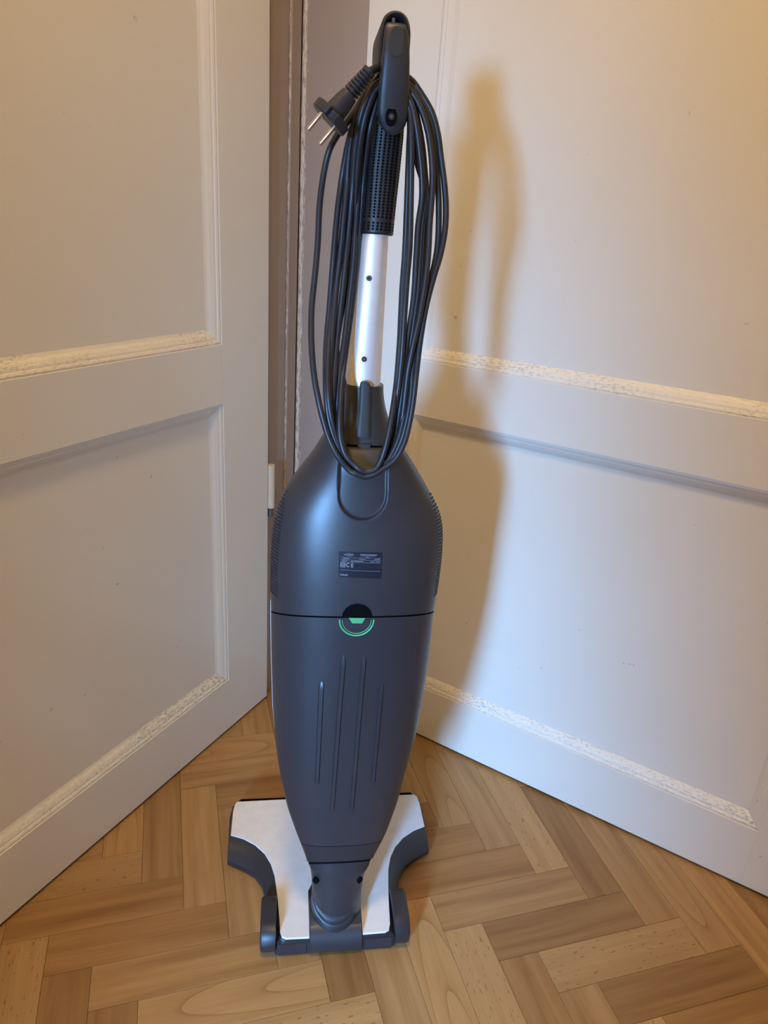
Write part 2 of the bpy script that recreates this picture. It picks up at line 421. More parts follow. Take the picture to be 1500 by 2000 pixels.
# painted hinge on the edge of the left door
for hz in (0.475, 1.62):
    v, f = cyl_data((0.0145, -0.0005, hz - 0.04), (0.0145, -0.0005, hz + 0.045), 0.0075, None, 12)
    hh = from_data('hinge', v, f, 'hinge', d1, True, 40)
    v, f = cyl_data((0.0145, -0.0005, hz - 0.058), (0.0145, -0.0005, hz - 0.040), 0.0055, None, 12)
    from_data('hinge_shadow', v, f, 'screw', hh, True, 40)  # dark cylinder put in for the shadow below the hinge

# ------------------------------------------------------------------ ceiling lamp
lamp = empty('ceiling_lamp', (-0.15, 0.10, ROOM_H), 0, None, 'round opal glass lamp on the ceiling', 'lamp')
v, f = cyl_data((0, 0, -0.03), (0, 0, 0), 0.07, None, 32); from_data('lamp_base', v, f, 'winframe', lamp, True, 40)
rg = []
for i in range(13):
    an = -math.pi / 2 + math.pi * (i + 0.2) / 12.6
    rg.append([Vector((0.15 * math.cos(an) * math.cos(q * math.pi / 16), 0.15 * math.cos(an) * math.sin(q * math.pi / 16), -0.10 + 0.075 * math.sin(an))) for q in range(32)])
v, f = rings_data(rg); from_data('lamp_shade', v, f, 'bulb', lamp, True)
ld = bpy.data.lights.new('lamp_light', 'AREA'); ld.shape = 'DISK'; ld.size = 0.30; ld.energy = LAMP_POWER; ld.color = (1.0, 0.70, 0.37)
lo = bpy.data.objects.new('lamp_light', ld); COL.objects.link(lo); lo.parent = lamp; lo.location = (0, 0, -0.185)

# ------------------------------------------------------------------ vacuum cleaner: local frames
YAW = rad(8.5); LEAN = rad(3.0)
XV = Vector((math.cos(YAW), math.sin(YAW), 0)); YV = Vector((-XV.y, XV.x, 0))
O_REAR = flz(655, 1861)
BASE = O_REAR + YV * 0.035
P0 = BASE + Vector((0, 0, 0.035))
UW = YV * math.sin(LEAN) + Vector((0, 0, math.cos(LEAN)))     # up along the body
NW = -YV * math.cos(LEAN) + Vector((0, 0, math.sin(LEAN)))    # outwards, to the side seen here
def loc(px, py, w=0.0):
    d = ray(px, py); q = CAM + d * ((P0 + NW * w - CAM).dot(NW) / d.dot(NW)) - P0
    return q.dot(XV), q.dot(UW)
def L3(v, w, u):
    """body coordinates -> coordinates of the vacuum's empty"""
    return Vector((v, -w * math.cos(LEAN) + u * math.sin(LEAN), 0.035 + w * math.sin(LEAN) + u * math.cos(LEAN)))
def PX(px, py, w):
    v, u = loc(px, py, w); return L3(v, w, u)
vac = empty('upright_vacuum_cleaner', BASE, YAW, None, 'dark anthracite upright vacuum cleaner with silver tube and white floor nozzle', 'vacuum cleaner')

# outline of the body (pixels -> body coordinates)
OUT_L = [(749, 674), (775, 670), (815, 655), (850, 632), (890, 607), (922, 580), (962, 553), (991, 540), (1037, 532), (1090, 529), (1143, 529), (1197, 529), (1250, 529.5), (1300, 530.5), (1383, 533), (1463, 540), (1517, 549), (1570, 561), (1623, 580), (1650, 591), (1679, 600.5)]
OUT_R = [(749, 748), (775, 748), (815, 757), (845, 772), (878, 790), (917, 815), (954, 836), (978, 849), (1005, 859), (1031, 862), (1077, 860), (1117, 855), (1170, 847), (1194, 843), (1223, 841), (1290, 833), (1346, 825), (1431, 809), (1490, 793), (1557, 775), (1618, 753), (1647, 737), (1679, 722)]
TL = sorted((loc(x, y)[1], loc(x, y)[0]) for y, x in OUT_L)
TR = sorted((loc(x, y)[1], loc(x, y)[0]) for y, x in OUT_R)
def Upx(y, x=690): return loc(x, y)[1]
BR = sorted((Upx(y), b) for y, b in [(749, .023), (800, .026), (850, .034), (900, .042), (950, .049), (1031, .0565), (1110, .0605), (1194, .0620), (1325, .0590), (1431, .0525), (1557, .042), (1647, .032), (1679, .029)])
BF = sorted((Upx(y), b) for y, b in [(749, .026), (800, .032), (850, .045), (950, .065), (1031, .070), (1194, .070), (1325, .067), (1431, .060), (1557, .045), (1647, .034), (1679, .030)])
def smooth_tab(tab, u, h=0.006):
    return (lerp_table(tab, u - 2 * h) + 2 * lerp_table(tab, u - h) + 2 * lerp_table(tab, u) + 2 * lerp_table(tab, u + h) + lerp_table(tab, u + 2 * h)) / 8
EXP = 2.35
def sec(u):
    l, r_ = smooth_tab(TL, u), smooth_tab(TR, u)
    return (l + r_) / 2, (r_ - l) / 2, smooth_tab(BR, u, .012), smooth_tab(BF, u, .012)
def surf(v, u):
    vc, a, br, bf = sec(u); k = min(0.999, abs((v - vc) / a)); return br * (1 - k ** EXP) ** (1 / EXP)
def on_surf(px, py):
    w = 0.05
    for _ in range(12):
        v, u = loc(px, py, w); w = surf(v, u)
    return v, u
SEAM = on_surf(690, 1205)[1]
U_TOP = Upx(749, 711); U_BOT = on_surf(660, 1684)[1]; U_BAND = on_surf(662, 1653)[1]
DROP_S = max(0.004, SEAM - (loc(536, 1196, .012)[1] + loc(838, 1202, .012)[1]) / 2); DROP_B = U_BOT - (loc(602, 1680)[1] + loc(720, 1681)[1]) / 2
print('seam drop', DROP_S, DROP_B)
def tilt(u, w, br):
    """the joints between the shells are not square to the axis: they drop towards the flanks"""
    k = 1 - max(0.0, w) / br
    return -k * (DROP_S * math.exp(-((u - SEAM) / 0.06) ** 2) + DROP_B * math.exp(-((u - U_BOT) / 0.06) ** 2))
def sp(x, e): return math.copysign(abs(x) ** e, x)
def body_loft(name, u0, u1, mat, du=0.004, nth=96, scale=1.0, mod=None, cap=True, sector=None):
    n = max(2, int((u1 - u0) / du) + 1); rings = []
    for i in range(n):
        u = u0 + (u1 - u0) * i / (n - 1); vc, a, br, bf = sec(u); R_ = []
        for k in range(nth):
            th = 2 * math.pi * (k + 0.5) / nth
            c, s = sp(math.cos(th), 2 / EXP), sp(math.sin(th), 2 / EXP)
            ut = u + tilt(u, s, 1.0); vc, a, br, bf = sec(ut)
            R_.append(L3(vc + a * c * scale, (br if s > 0 else bf) * s * scale, ut))
        rings.append(R_)
    v, f = rings_data(rings, cap)
    return from_data(name, v, f, mat, vac, True, 50)

# recess below the cable hook and thumb notch above the button
rc_v, rc_u = on_surf(709, 968); rc_r = abs(on_surf(757, 968)[0] - on_surf(661, 968)[0]) / 2
nt_v, nt_u = on_surf(698, 1207); nt_r = abs(on_surf(731, 1207)[0] - on_surf(667, 1207)[0]) / 2 * 0.92
def sstep(a, b, x):
    t = max(0.0, min(1.0, (x - a) / (b - a))); return t * t * (3 - 2 * t)
def upper_mod(v, u):
    d = math.hypot(v - rc_v, u - rc_u) if u < rc_u else abs(v - rc_v)
    k = 1 - sstep(rc_r - 0.0020, rc_r + 0.0006, d)
    k *= 1 - sstep(rc_u + 0.020, rc_u + 0.055, u)
    dep = 0.0034 * k
    d2 = math.hypot(v - nt_v, u - nt_u)
    dep += 0.011 * (1 - sstep(nt_r - 0.0012, nt_r, d2))
    return dep
def clean_loft_upper():
    # denser columns over the middle of the visible face so that recess and notch have crisp edges
    ths = []
    for k in range(40): ths.append(math.pi + math.pi * (k + .5) / 40)
    for k in range(20): ths.append(math.pi * 0.22 * (k + .5) / 20)
    for k in range(210): ths.append(math.pi * (0.22 + 0.56 * (k + .5) / 210))
    for k in range(20): ths.append(math.pi * (0.78 + 0.22 * (k + .5) / 20))
    ths.sort()
    us = []; u = SEAM + 0.0008
    while u < U_TOP: us.append(u); u += 0.0011 if (u < SEAM + .035 or rc_u - .04 < u < rc_u + .005) else 0.004
    us.append(U_TOP); rings = []
    for u in us:
        vc, a, br, bf = sec(u); R_ = []
        for th in ths:
            c, s = sp(math.cos(th), 2 / EXP), sp(math.sin(th), 2 / EXP)
            ut = u + tilt(u, s, 1.0); vc, a, br, bf = sec(ut)
            v = vc + a * c; w = (br if s > 0 else bf) * s
            if s > 0.3: w -= upper_mod(v, ut)
            R_.append(L3(v, w, ut))
        rings.append(R_)
    v, f = rings_data(rings); return from_data('motor_housing', v, f, 'anth', vac, True, 60)
clean_loft_upper()
body_loft('inner_core', U_BOT - 0.004, SEAM + 0.02, 'hole', 0.01, 64, 0.955)
body_loft('bag_compartment_cover', U_BAND + 0.0004, SEAM - 0.0012, 'anth', 0.004, 128)
body_loft('lower_ring', U_BOT + 0.0012, U_BAND - 0.0004, 'anth2', 0.003, 96)

# white front cover (far side; only its edge shows past the left side)
def front_cover():
    rings = []
    for i in range(40):
        u = U_BAND + 0.16 + (SEAM - 0.012 - U_BAND - 0.16) * i / 39; vc, a, br, bf = sec(u); R_ = []
        for k in range(49):
            th = math.pi * (1.0 + k / 48)
            c, s = sp(math.cos(th), 2 / EXP), sp(math.sin(th), 2 / EXP)
            R_.append(L3(vc + (a + .0006) * c, (bf + .0014) * s - 0.004, u))
        for k in range(49):
            th = math.pi * (2.0 - k / 48)
            c, s = sp(math.cos(th), 2 / EXP), sp(math.sin(th), 2 / EXP)
            R_.append(L3(vc + (a - .002) * c, (bf - .002) * s - 0.004, u))
        rings.append(R_)
    v, f = rings_data(rings); return from_data('front_cover', v, f, 'white', vac, True, 40)
front_cover()['label'] = 'white cover on the far side of the body'

# side vents: rows of short ridges along both flanks
def side_vent(sgn):
    parts = []
    u = SEAM + 0.008; top = Upx(955, 690)
    while u < top:
        vc, a, br, bf = sec(u)
        k = 1 - sstep(top - 0.03, top, u) * 0.6
        for j in range(6):
            th0 = 0.06 + (0.40 * k) * j / 6; th1 = th0 + 0.40 * k / 6 * 0.72
            Q = []
            for th in (th0, th1):
                for du in (-0.0009, 0.0009):
                    for rr in (1.0, 1.008):
                        c, s = sp(math.cos(th), 2 / EXP), sp(math.sin(th), 2 / EXP)
                        q = u + du + j * 0.0004
                        Q.append(L3(vc + sgn * a * c * rr, br * s * rr, q))
            parts.append((Q, [(0, 1, 3, 2), (4, 6, 7, 5), (0, 4, 5, 1), (2, 3, 7, 6), (1, 5, 7, 3), (0, 2, 6, 4)]))
        u += 0.0040
    v, f = merge(parts); o = from_data('side_vent', v, f, 'anth2', vac); o['kind'] = 'stuff'; o['label'] = 'rows of fine vent ridges on the flank'
side_vent(-1); side_vent(1)

# raised plates that follow the body surface; rows = [(left px), (right px)] from top to bottom
def plate_rows(name, rows, h, mat, parent=None, nx=9, edge=0.12, sink=0.0006, lift=None, sub=1, thick=None):
    rows2 = []
    for (a, b), (c, d) in zip(rows, rows[1:]):
        for k in range(sub):
            t = k / sub
            rows2.append(((a[0] + (c[0] - a[0]) * t, a[1] + (c[1] - a[1]) * t), (b[0] + (d[0] - b[0]) * t, b[1] + (d[1] - b[1]) * t)))
    rows2.append(rows[-1])
    ts = [0.0, edge] + [edge + (1 - 2 * edge) * k / (nx - 3) for k in range(1, nx - 3)] + [1 - edge, 1.0]
    V = []; nr = len(rows2)
    for i, (l, r_) in enumerate(rows2):
        lv, lu = on_surf(*l); rv, ru = on_surf(*r_)
        for j, t in enumerate(ts):
            v, u = lv + (rv - lv) * t, lu + (ru - lu) * t
            border = i in (0, nr - 1) or j in (0, nx - 1)
            ex = lift(i / (nr - 1)) if lift else 0.0
            w = surf(v, u) + (-sink if (border and not thick) else h) + ex - (thick if (thick and border) else 0)
            V.append(L3(v, w, u))
    Fc = []
    for i in range(nr - 1):
        for j in range(nx - 1):
            q = i * nx + j; Fc.append((q, q + 1, q + nx + 1, q + nx))
    if thick:                                            # closed back
        off = len(V); 
        for i, (l, r_) in enumerate(rows2):
            lv, lu = on_surf(*l); rv, ru = on_surf(*r_)
            for j, t in enumerate(ts):
                v, u = lv + (rv - lv) * t, lu + (ru - lu) * t
                V.append(L3(v, surf(v, u) + h - thick * 2 + (lift(i / (nr - 1)) if lift else 0), u))
        for i in range(nr - 1):
            for j in range(nx - 1):
                q = off + i * nx + j; Fc.append((q, q + nx, q + nx + 1, q + 1))
        ring = [j for j in range(nx)] + [i * nx + nx - 1 for i in range(1, nr)] + [(nr - 1) * nx + j for j in range(nx - 2, -1, -1)] + [i * nx for i in range(nr - 2, 0, -1)]
        for a, b in zip(ring, ring[1:] + ring[:1]): Fc.append((a, b, off + b, off + a))
    return from_data(name, V, Fc, mat, parent or vac, True, 50)

# ribs on the cover
for (x0, y0, x1, y1, hw) in ((628, 1330, 618.5, 1537, 5.2), (671, 1278, 647.5, 1592, 5.2), (711, 1279, 685.5, 1592, 5.2), (745.5, 1333, 727.5, 1535, 4.6)):
    rows = []
    for i in range(25):
        t = i / 24; e = min(1.0, math.sqrt(max(0.0, 1 - (1 - min(t, 1 - t) * 30) ** 2)) if min(t, 1 - t) * 30 < 1 else 1.0)
        x, y = x0 + (x1 - x0) * t, y0 + (y1 - y0) * t; k = (1 - .2 * t) * hw * 1.15 * max(e, 0.25)
        rows.append(((x - k, y), (x + k, y)))
    plate_rows('rib', rows, 0.0027, 'anth', None, 7, 0.20)

# rating plate
def uv_plate(p00, p10, p01, p11):
    """corner pixels tl,tr,bl,br -> function (s,t,lift) -> point on the body"""
    c = [on_surf(*q) for q in (p00, p10, p01, p11)]
    def fn(s, t, h):
        v = (c[0][0] * (1 - s) + c[1][0] * s) * (1 - t) + (c[2][0] * (1 - s) + c[3][0] * s) * t
        u = (c[0][1] * (1 - s) + c[1][1] * s) * (1 - t) + (c[2][1] * (1 - s) + c[3][1] * s) * t
        return L3(v, surf(v, u) + h, u)
    return fn
lab = uv_plate((662, 1076.5), (747, 1079), (661, 1126), (745, 1130))
def grid_patch(name, fn, s0, s1, t0, t1, h, mat, parent, ns=10, nt=3, thick=0.0):
    V = [fn(s0 + (s1 - s0) * i / ns, t0 + (t1 - t0) * j / nt, h) for j in range(nt + 1) for i in range(ns + 1)]
    Fc = [(j * (ns + 1) + i, j * (ns + 1) + i + 1, (j + 1) * (ns + 1) + i + 1, (j + 1) * (ns + 1) + i) for j in range(nt) for i in range(ns)]
    return V, Fc
def outward(o):
    me = o.data
    s = sum((p.normal.dot(Vector((0, -1, 0))) for p in me.polygons))
    if s < 0: me.flip_normals()
    return o
rp = outward(from_data('rating_plate', *grid_patch('', lab, 0, 1, 0, 1, 0.0004, None, None, 16, 8), 'plate', vac, True)); rp['label'] = 'dark rating plate with fine print'
pr_parts = [grid_patch('', lab, a, b, t - dt * .75, t + dt * .75, 0.0007, None, None, 12, 1) for (a, b, t, dt) in (
    (.04, .97, .215, .006), (.04, .97, .305, .006), (.04, .97, .395, .006), (.03, .95, .715, .006),
    (.48, .88, .085, .013), (.50, .84, .13, .010), (.62, .70, .185, .009), (.09, .24, .265, .011), (.46, .61, .262, .008), (.82, .95, .262, .012),
    (.06, .20, .35, .010), (.27, .56, .352, .012), (.73, .82, .352, .009), (.85, .95, .352, .010), (.17, .28, .055, .006), (.18, .28, .165, .005))]
outward(from_data('print_lines', *merge(pr_parts), 'ink', rp))
def text_on(txt, fn, s0, t_base, size_t, aspect, mat, parent, h=0.0007, name='lettering', bold=0.0):
    cu = bpy.data.curves.new('t', 'FONT'); cu.body = txt; cu.size = 1.0; cu.offset = bold
    to = bpy.data.objects.new('t', cu); COL.objects.link(to)
    dg = bpy.context.evaluated_depsgraph_get(); me = bpy.data.meshes.new_from_object(to.evaluated_get(dg))
    bpy.data.objects.remove(to); 
    V = [fn(s0 + v.co.x * size_t * aspect, t_base - v.co.y * size_t, h) for v in me.vertices]
    Fc = [tuple(p.vertices) for p in me.polygons]
    return outward(from_data(name, V, Fc, mat, parent))
text_on('vorwerk', lab, .115, .135, .105, .62, 'ink', rp, bold=0.01)
text_on('kobold', lab, .035, .935, .10, .62, 'ink', rp, bold=0.02)
text_on('C E', lab, .165, .585, .22, .52, 'ink', rp, bold=0.02)
sq = [grid_patch('', lab, a, b, c, d, 0.0007, None, None, 3, 3) for (a, b, c, d) in ((.04, .15, .425, .445), (.04, .15, .585, .605), (.04, .055, .445, .585), (.135, .15, .445, .585), (.07, .12, .475, .492), (.07, .12, .54, .557), (.07, .082, .49, .54), (.108, .12, .49, .54))]
outward(from_data('insulation_symbol', *merge(sq), 'ink', rp))

# round release button with green ring
bc_v, bc_u = on_surf(697, 1211)
br_ = abs(on_surf(732, 1211)[0] - on_surf(661.5, 1211)[0]) / 2
def arc_band(r0, r1, h0, h1, a0=math.pi * .985, a1=math.pi * 2.015, n=40):
    V, Fc = [], []
    prof = [(r0, -0.002), (r0, h0), (r0 * .7 + r1 * .3, h1), (r0 * .3 + r1 * .7, h1), (r1, h0), (r1, -0.002)]
    for i in range(n + 1):
        a = a0 + (a1 - a0) * i / n
        for (r_, h) in prof:
            v, u = bc_v + r_ * math.cos(a), bc_u + r_ * math.sin(a); V.append(L3(v, surf(v, u) + h, u))
    m = len(prof)
    for i in range(n):
        for k in range(m - 1): Fc.append((i * m + k, (i + 1) * m + k, (i + 1) * m + k + 1, i * m + k + 1))
    return V, Fc
btn = from_data('release_button', *arc_band(br_ * .90, br_, 0.0006, 0.0012), 'green', vac, True, 50); btn['label'] = 'green ring of the round release button'
from_data('inner_ring', *arc_band(br_ * .78, br_ * .83, 0.0006, 0.0012), 'green', btn, True, 50)
from_data('ring_groove', *arc_band(br_ * .83, br_ * .90, 0.0002, 0.0003), 'ink_dark', btn)
def disc_face():
    V, Fc = [], []; n = 32; rr = br_ * .78
    for j in range(6):
        for i in range(n + 1):
            a = math.pi + math.pi * i / n; r_ = rr * j / 5
            v, u = bc_v + r_ * math.cos(a), bc_u + r_ * math.sin(a); V.append(L3(v, surf(v, u) + 0.0006, u))
    for j in range(5):
        for i in range(n): Fc.append((j * (n + 1) + i, j * (n + 1) + i + 1, (j + 1) * (n + 1) + i + 1, (j + 1) * (n + 1) + i))
    return V, Fc
outward(from_data('button_face', *disc_face(), 'anth', btn, True))
bt = uv_plate((663, 1206), (731, 1207), (663, 1246), (731, 1247))
tz = []
V = []
for j in range(4):
    t = j / 3
    for i in range(9): s = i / 8; V.append(bt(.26 + .10 * t + (.48 - .20 * t) * s, -0.02 + .26 * t, 0.0011))
outward(from_data('green_marker', V, [(j * 9 + i, j * 9 + i + 1, j * 9 + i + 10, j * 9 + i + 9) for j in range(3) for i in range(8)], 'green', btn))
text_on('vorwerk', bt, .27, .58, .15, .90, 'ink_dark', btn, 0.0009)

# ------------------------------------------------------------------ hook at the shoulder, strap tab
plate_rows('neck_panel', [((700, 757), (722, 757.5)), ((685, 761), (739, 764)), ((679, 768), (744.5, 771)), ((676.5, 790), (746, 792)), ((675, 820), (750, 822)), ((672, 845), (752, 847)), ((674, 862), (751, 866)), ((677, 868), (749, 871))], 0.0012, 'hook', None, 13, 0.06, sub=3)
plate_rows('tab_gap_shade', [((700.2, 800), (724.8, 800)), ((695.8, 855), (724, 856))], 0.0019, 'hole', None, 7, 0.05, sub=2)  # black sheet colours in the shaded gap round the tab
plate_rows('release_tab', [((707.5, 743.5), (713, 743.5)), ((703.5, 746.5), (720, 747)), ((702.5, 752), (724, 753)), ((701, 790), (724, 790)), ((697, 852.5), (722.5, 853.5))], 0.0042, 'hook', None, 9, 0.14, sub=3, thick=0.0012)
plate_rows('hook_gap_shade', [((676, 866), (749, 869)), ((675.5, 890), (750, 893))], 0.0022, 'hole', None, 9, 0.05, sub=3)  # black sheet under the hook imitates its shaded gap
hk = plate_rows('cable_hook', [((678, 871), (744, 873)), ((677.5, 880), (746.5, 881)), ((678, 892), (748, 893)), ((681, 904), (748, 905)), ((686, 913), (744, 913)), ((694, 920), (736, 920)), ((704, 923), (726, 923))], 0.016, 'hook', None, 13, 0.08, sub=3, thick=0.0016, lift=lambda t: -0.010 * (1 - t) ** 1.5 + 0.004 * t)
plate_rows('hook_notch', [((697, 865), (722.5, 865)), ((698, 886), (722.5, 886.5))], 0.0062, 'anth2', hk, 7, 0.1, thick=0.001)

# ------------------------------------------------------------------ tube, grip, handle
def px_loft(name, rows, depth, mat, w0=0.0, n=40, exp=2.0, sub=6, parent=None, smooth_angle=50):
    """rows of (left px, right px, y, w centre, depth radius) -> closed loft"""
    rings = []
    R2 = []
    for a, b in zip(rows, rows[1:]):
        for k in range(sub): t = k / sub; R2.append(tuple(a[i] + (b[i] - a[i]) * t for i in range(5)))
    R2.append(rows[-1])
    for (xl, xr, y, wc, dr_) in R2:
        lv, lu = loc(xl, y, wc); rv, ru = loc(xr, y, wc); vc, a = (lv + rv) / 2, (rv - lv) / 2
        u = (lu + ru) / 2
        rings.append([L3(vc + a * sp(math.cos(q), 2 / exp), wc + dr_ * sp(math.sin(q), 2 / exp), u) for q in [2 * math.pi * k / n for k in range(n)]])
    v, f = rings_data(rings); return from_data(name, v, f, mat, parent or vac, True, smooth_angle)
px_loft('telescopic_tube', [(708, 758, 452, 0, .0160), (703.5, 757.5, 474, 0, .0165), (675.5, 742, 752, 0, .0185)], 0, 'alu', exp=2.5)
def stud(px, py, w, r_, mat, name, h=0.001, parent=None, hole=None):
    v, u = loc(px, py, w)
    o = from_data(name, *cyl_data(L3(v, w - .002, u), L3(v, w + h, u), r_, None, 16), mat, parent or vac, True, 40)
    if hole: from_data('slot', *cyl_data(L3(v, w, u), L3(v, w + h + .0002, u), r_ * .45, None, 10), hole, o, True, 40)
    return o
stud(720.5, 543.5, .0172, .0029, 'screw', 'tube_rivet', hole='black'); stud(711, 701.5, .0181, .0028, 'black', 'tube_rivet', hole='screw')
GR = [(724, 789, 232, .002, .0175), (719.5, 787, 270, .001, .0175), (713, 781, 330, 0, .0175), (709, 774, 390, 0, .0178), (705, 768, 448, 0, .0182), (704.5, 767.5, 456, 0, .0180), (706, 766, 459, 0, .0170)]
grip = px_loft('handle_grip', GR, 0, 'black', exp=2.5, sub=5)
def dimples():
    parts = []
    for r_ in range(34):
        y = 253 + r_ * 5.95
        if 426 < y < 436: continue
        xl, xr = lerp_table([(g[2], g[0]) for g in GR], y), lerp_table([(g[2], g[1]) for g in GR], y)
        lv, lu = loc(xl, y); rv, ru = loc(xr, y); vc, a, u = (lv + rv) / 2, (rv - lv) / 2, (lu + ru) / 2
        dr_ = lerp_table([(g[2], g[4]) for g in GR], y); wc = lerp_table([(g[2], g[3]) for g in GR], y)
        for c in range(8):
            t = -0.90 + 1.80 * c / 7
            w = dr_ * (1 - abs(t) ** 2.5) ** .4
            nrm = Vector((math.copysign(abs(t) ** 1.5, t) / a, -(w / dr_) ** 1.5 / dr_, 0)).normalized()
            cpt = L3(vc + a * t, wc + w, u)
            parts.append(cyl_data(cpt - nrm * .001, cpt + nrm * .00030, .00125, .00120, 7))
    v, f = merge(parts); o = from_data('grip_dimples', v, f, 'hole', grip); o['kind'] = 'stuff'; o['label'] = 'rows of small black dimples in the grip'
dimples()

def sweep_wu(name, path, mat, parent=None, corner=0.35, n=6):
    """path of (v, w, u, half width, half thickness); rounded section; lateral axis fixed"""
    P = []
    for a, b in zip(path, path[1:]):
        P.append(a)
    pts_ = catmull([Vector((p[0], p[1], p[2])) for p in path], n)
    hw = catmull([Vector((p[3], p[4], 0)) for p in path], n)
    rings = []
    for i, q in enumerate(pts_):
        t = (pts_[min(i + 1, len(pts_) - 1)] - pts_[max(i - 1, 0)]); t = Vector((0, t.y, t.z)).normalized()
        nr = Vector((0, -t.z, t.y)); R_ = []
        for k in range(24):
            an = 2 * math.pi * k / 24
            o = Vector((1, 0, 0)) * hw[i].x * sp(math.cos(an), .5) + nr * hw[i].y * sp(math.sin(an), .55)
            s = q + o; R_.append(L3(s.x, s.y, s.z))
        rings.append(R_)
    v, f = rings_data(rings); return from_data(name, v, f, mat, parent or vac, True, 55)
def hp(xl, xr, y, w, ht):
    lv, u1 = loc(xl, y, w); rv, u2 = loc(xr, y, w); return ((lv + rv) / 2, w, (u1 + u2) / 2, (rv - lv) / 2, ht)
handle = sweep_wu('handle_loop', [hp(724, 784, 240, -.004, .009), hp(726, 786, 190, -.012, .008), hp(730, 790, 135, -.020, .007), hp(736.5, 796, 90, -.023, .0055), hp(741, 798, 66, -.023, .004), hp(748, 794, 52, -.022, .003)], 'anth2')
def hood():
    """rounded hood: a band bent over the top of the handle, open towards this side"""
    px = [(740.5, 118), (741.5, 90), (742.5, 64), (745.5, 44), (751, 31), (760, 23.5), (771, 20.5), (783, 23), (793, 31), (799, 44), (802, 64), (802.5, 90), (801.5, 118)]
    cv, cu_ = loc(771.5, 75, .036); rings = []
    pp = catmull([Vector((*loc(x, y, .036), 0)) for x, y in px], 4)
    for i, q in enumerate(pp):
        t = (pp[min(i + 1, len(pp) - 1)] - pp[max(i - 1, 0)]).normalized(); nrm = Vector((t.y, -t.x, 0))
        if nrm.dot(Vector((cv, cu_, 0)) - q) < 0: nrm = -nrm
        e = min(i, len(pp) - 1 - i) / 8; wr = .039 - .012 * (1 - min(1, e))
        th = .0048
        sec_ = [(0.0, -.025), (0.0, wr - .003), (.0010, wr - .001), (.0022, wr), (.0034, wr - .001), (th, wr - .004), (th, -.022)]
        rings.append([L3(q.x + nrm.x * a, w, q.y + nrm.y * a) for a, w in sec_])
    v, f = rings_data(rings); return from_data('handle_hood', v, f, 'anth2', vac, True, 50)
hood()
hold = sweep_wu('cord_holder', [hp(754, 791, 53, .036, .0035), hp(750, 796, 60, .038, .0052), hp(747, 799.5, 100, .0395, .0060), hp(740.5, 799, 160, .037, .0062), hp(736.5, 796, 213, .032, .0064), hp(737.5, 794.5, 231, .0298, .0066), hp(741, 790.5, 244, .028, .0066), hp(748, 783, 254, .0268, .0064), hp(758, 773, 260.5, .0258, .0060)], 'anth2')
# side cheeks of the hood
def cap_on(px, py, w, rx, ry, mat, name, h=0.0012, parent=None, e=.75):
    v, u = loc(px, py, w); V = []; n = 28
    for hh, k in ((-.003, 1.0), (h, 1.0), (h * 1.02, .92)):
        for i in range(n):
            a = 2 * math.pi * i / n; V.append(L3(v + rx * k * sp(math.cos(a), e), w + hh, u + ry * k * sp(math.sin(a), e)))
    Fc = []
    for j in range(2):
        for i in range(n): Fc.append((j * n + i, j * n + (i + 1) % n, (j + 1) * n + (i + 1) % n, (j + 1) * n + i))
    Fc.append(tuple(range(2 * n, 3 * n)))
    return from_data(name, V, Fc, mat, parent or vac, True, 40)
sw = cap_on(775, 81, .0448, .0062, .0115, 'hook', 'switch_button', .0008, hold)
sh = cap_on(764, 227, .0375, .0051, .0078, 'hole', 'screw_hole', .0008, hold, 1.0)
stud(764, 228, .0375, .0029, 'black', 'screw', .0014, hold, 'screw')
v_, u_ = loc(768, 49, .036)
from_data('spring_pin', *cyl_data(L3(v_, .036, u_ - .004), L3(v_, .036, u_ + .005), .0019, None, 10), 'screw', hold, True, 40)

# ------------------------------------------------------------------ neck and swivel joint
NECK = [(601.5, 722, 1681.5, 0, .0285), (606, 714, 1692, 0, .0275), (608.5, 708.5, 1712, 0, .0268), (609.5, 706, 1735, 0, .0265), (610, 704, 1765, 0, .026)]
NKL = sorted((loc(g[0], g[2])[1], loc(g[0], g[2])[0]) for g in NECK); NKR = sorted((loc(g[1], g[2])[1], loc(g[1], g[2])[0]) for g in NECK); NKB = sorted((Upx(g[2], 656), g[4]) for g in NECK)
def neck():
    rings = []; u0, u1 = U_BOT - 0.0016, Upx(1850, 656)
    for i in range(30):
        u = u0 + (u1 - u0) * i / 29; R_ = []
        for k in range(48):
            q = 2 * math.pi * k / 48; ut = u + tilt(u, math.sin(q), 1.0)
            l, r_, b = lerp_table(NKL, ut), lerp_table(NKR, ut), lerp_table(NKB, ut)
            R_.append(L3((l + r_) / 2 + (r_ - l) / 2 * math.cos(q), b * math.sin(q), ut))
        rings.append(R_)
    v, f = rings_data(rings); return from_data('swivel_neck', v, f, 'anth', vac, True, 50)
nk = neck()
for hx, hy in ((617.5, 1718.5), (701.5, 1717.5)):
    v, u = loc(hx, hy, .018); s = 1 if hx > 655 else -1
    a = Vector((0.55 * s, -0.83, 0)).normalized(); cpt = L3(v, .018, u)
    from_data('screw_hole', *cyl_data(cpt - a * .006, cpt + a * .0028, .0044, None, 14), 'hole', nk, True, 40)
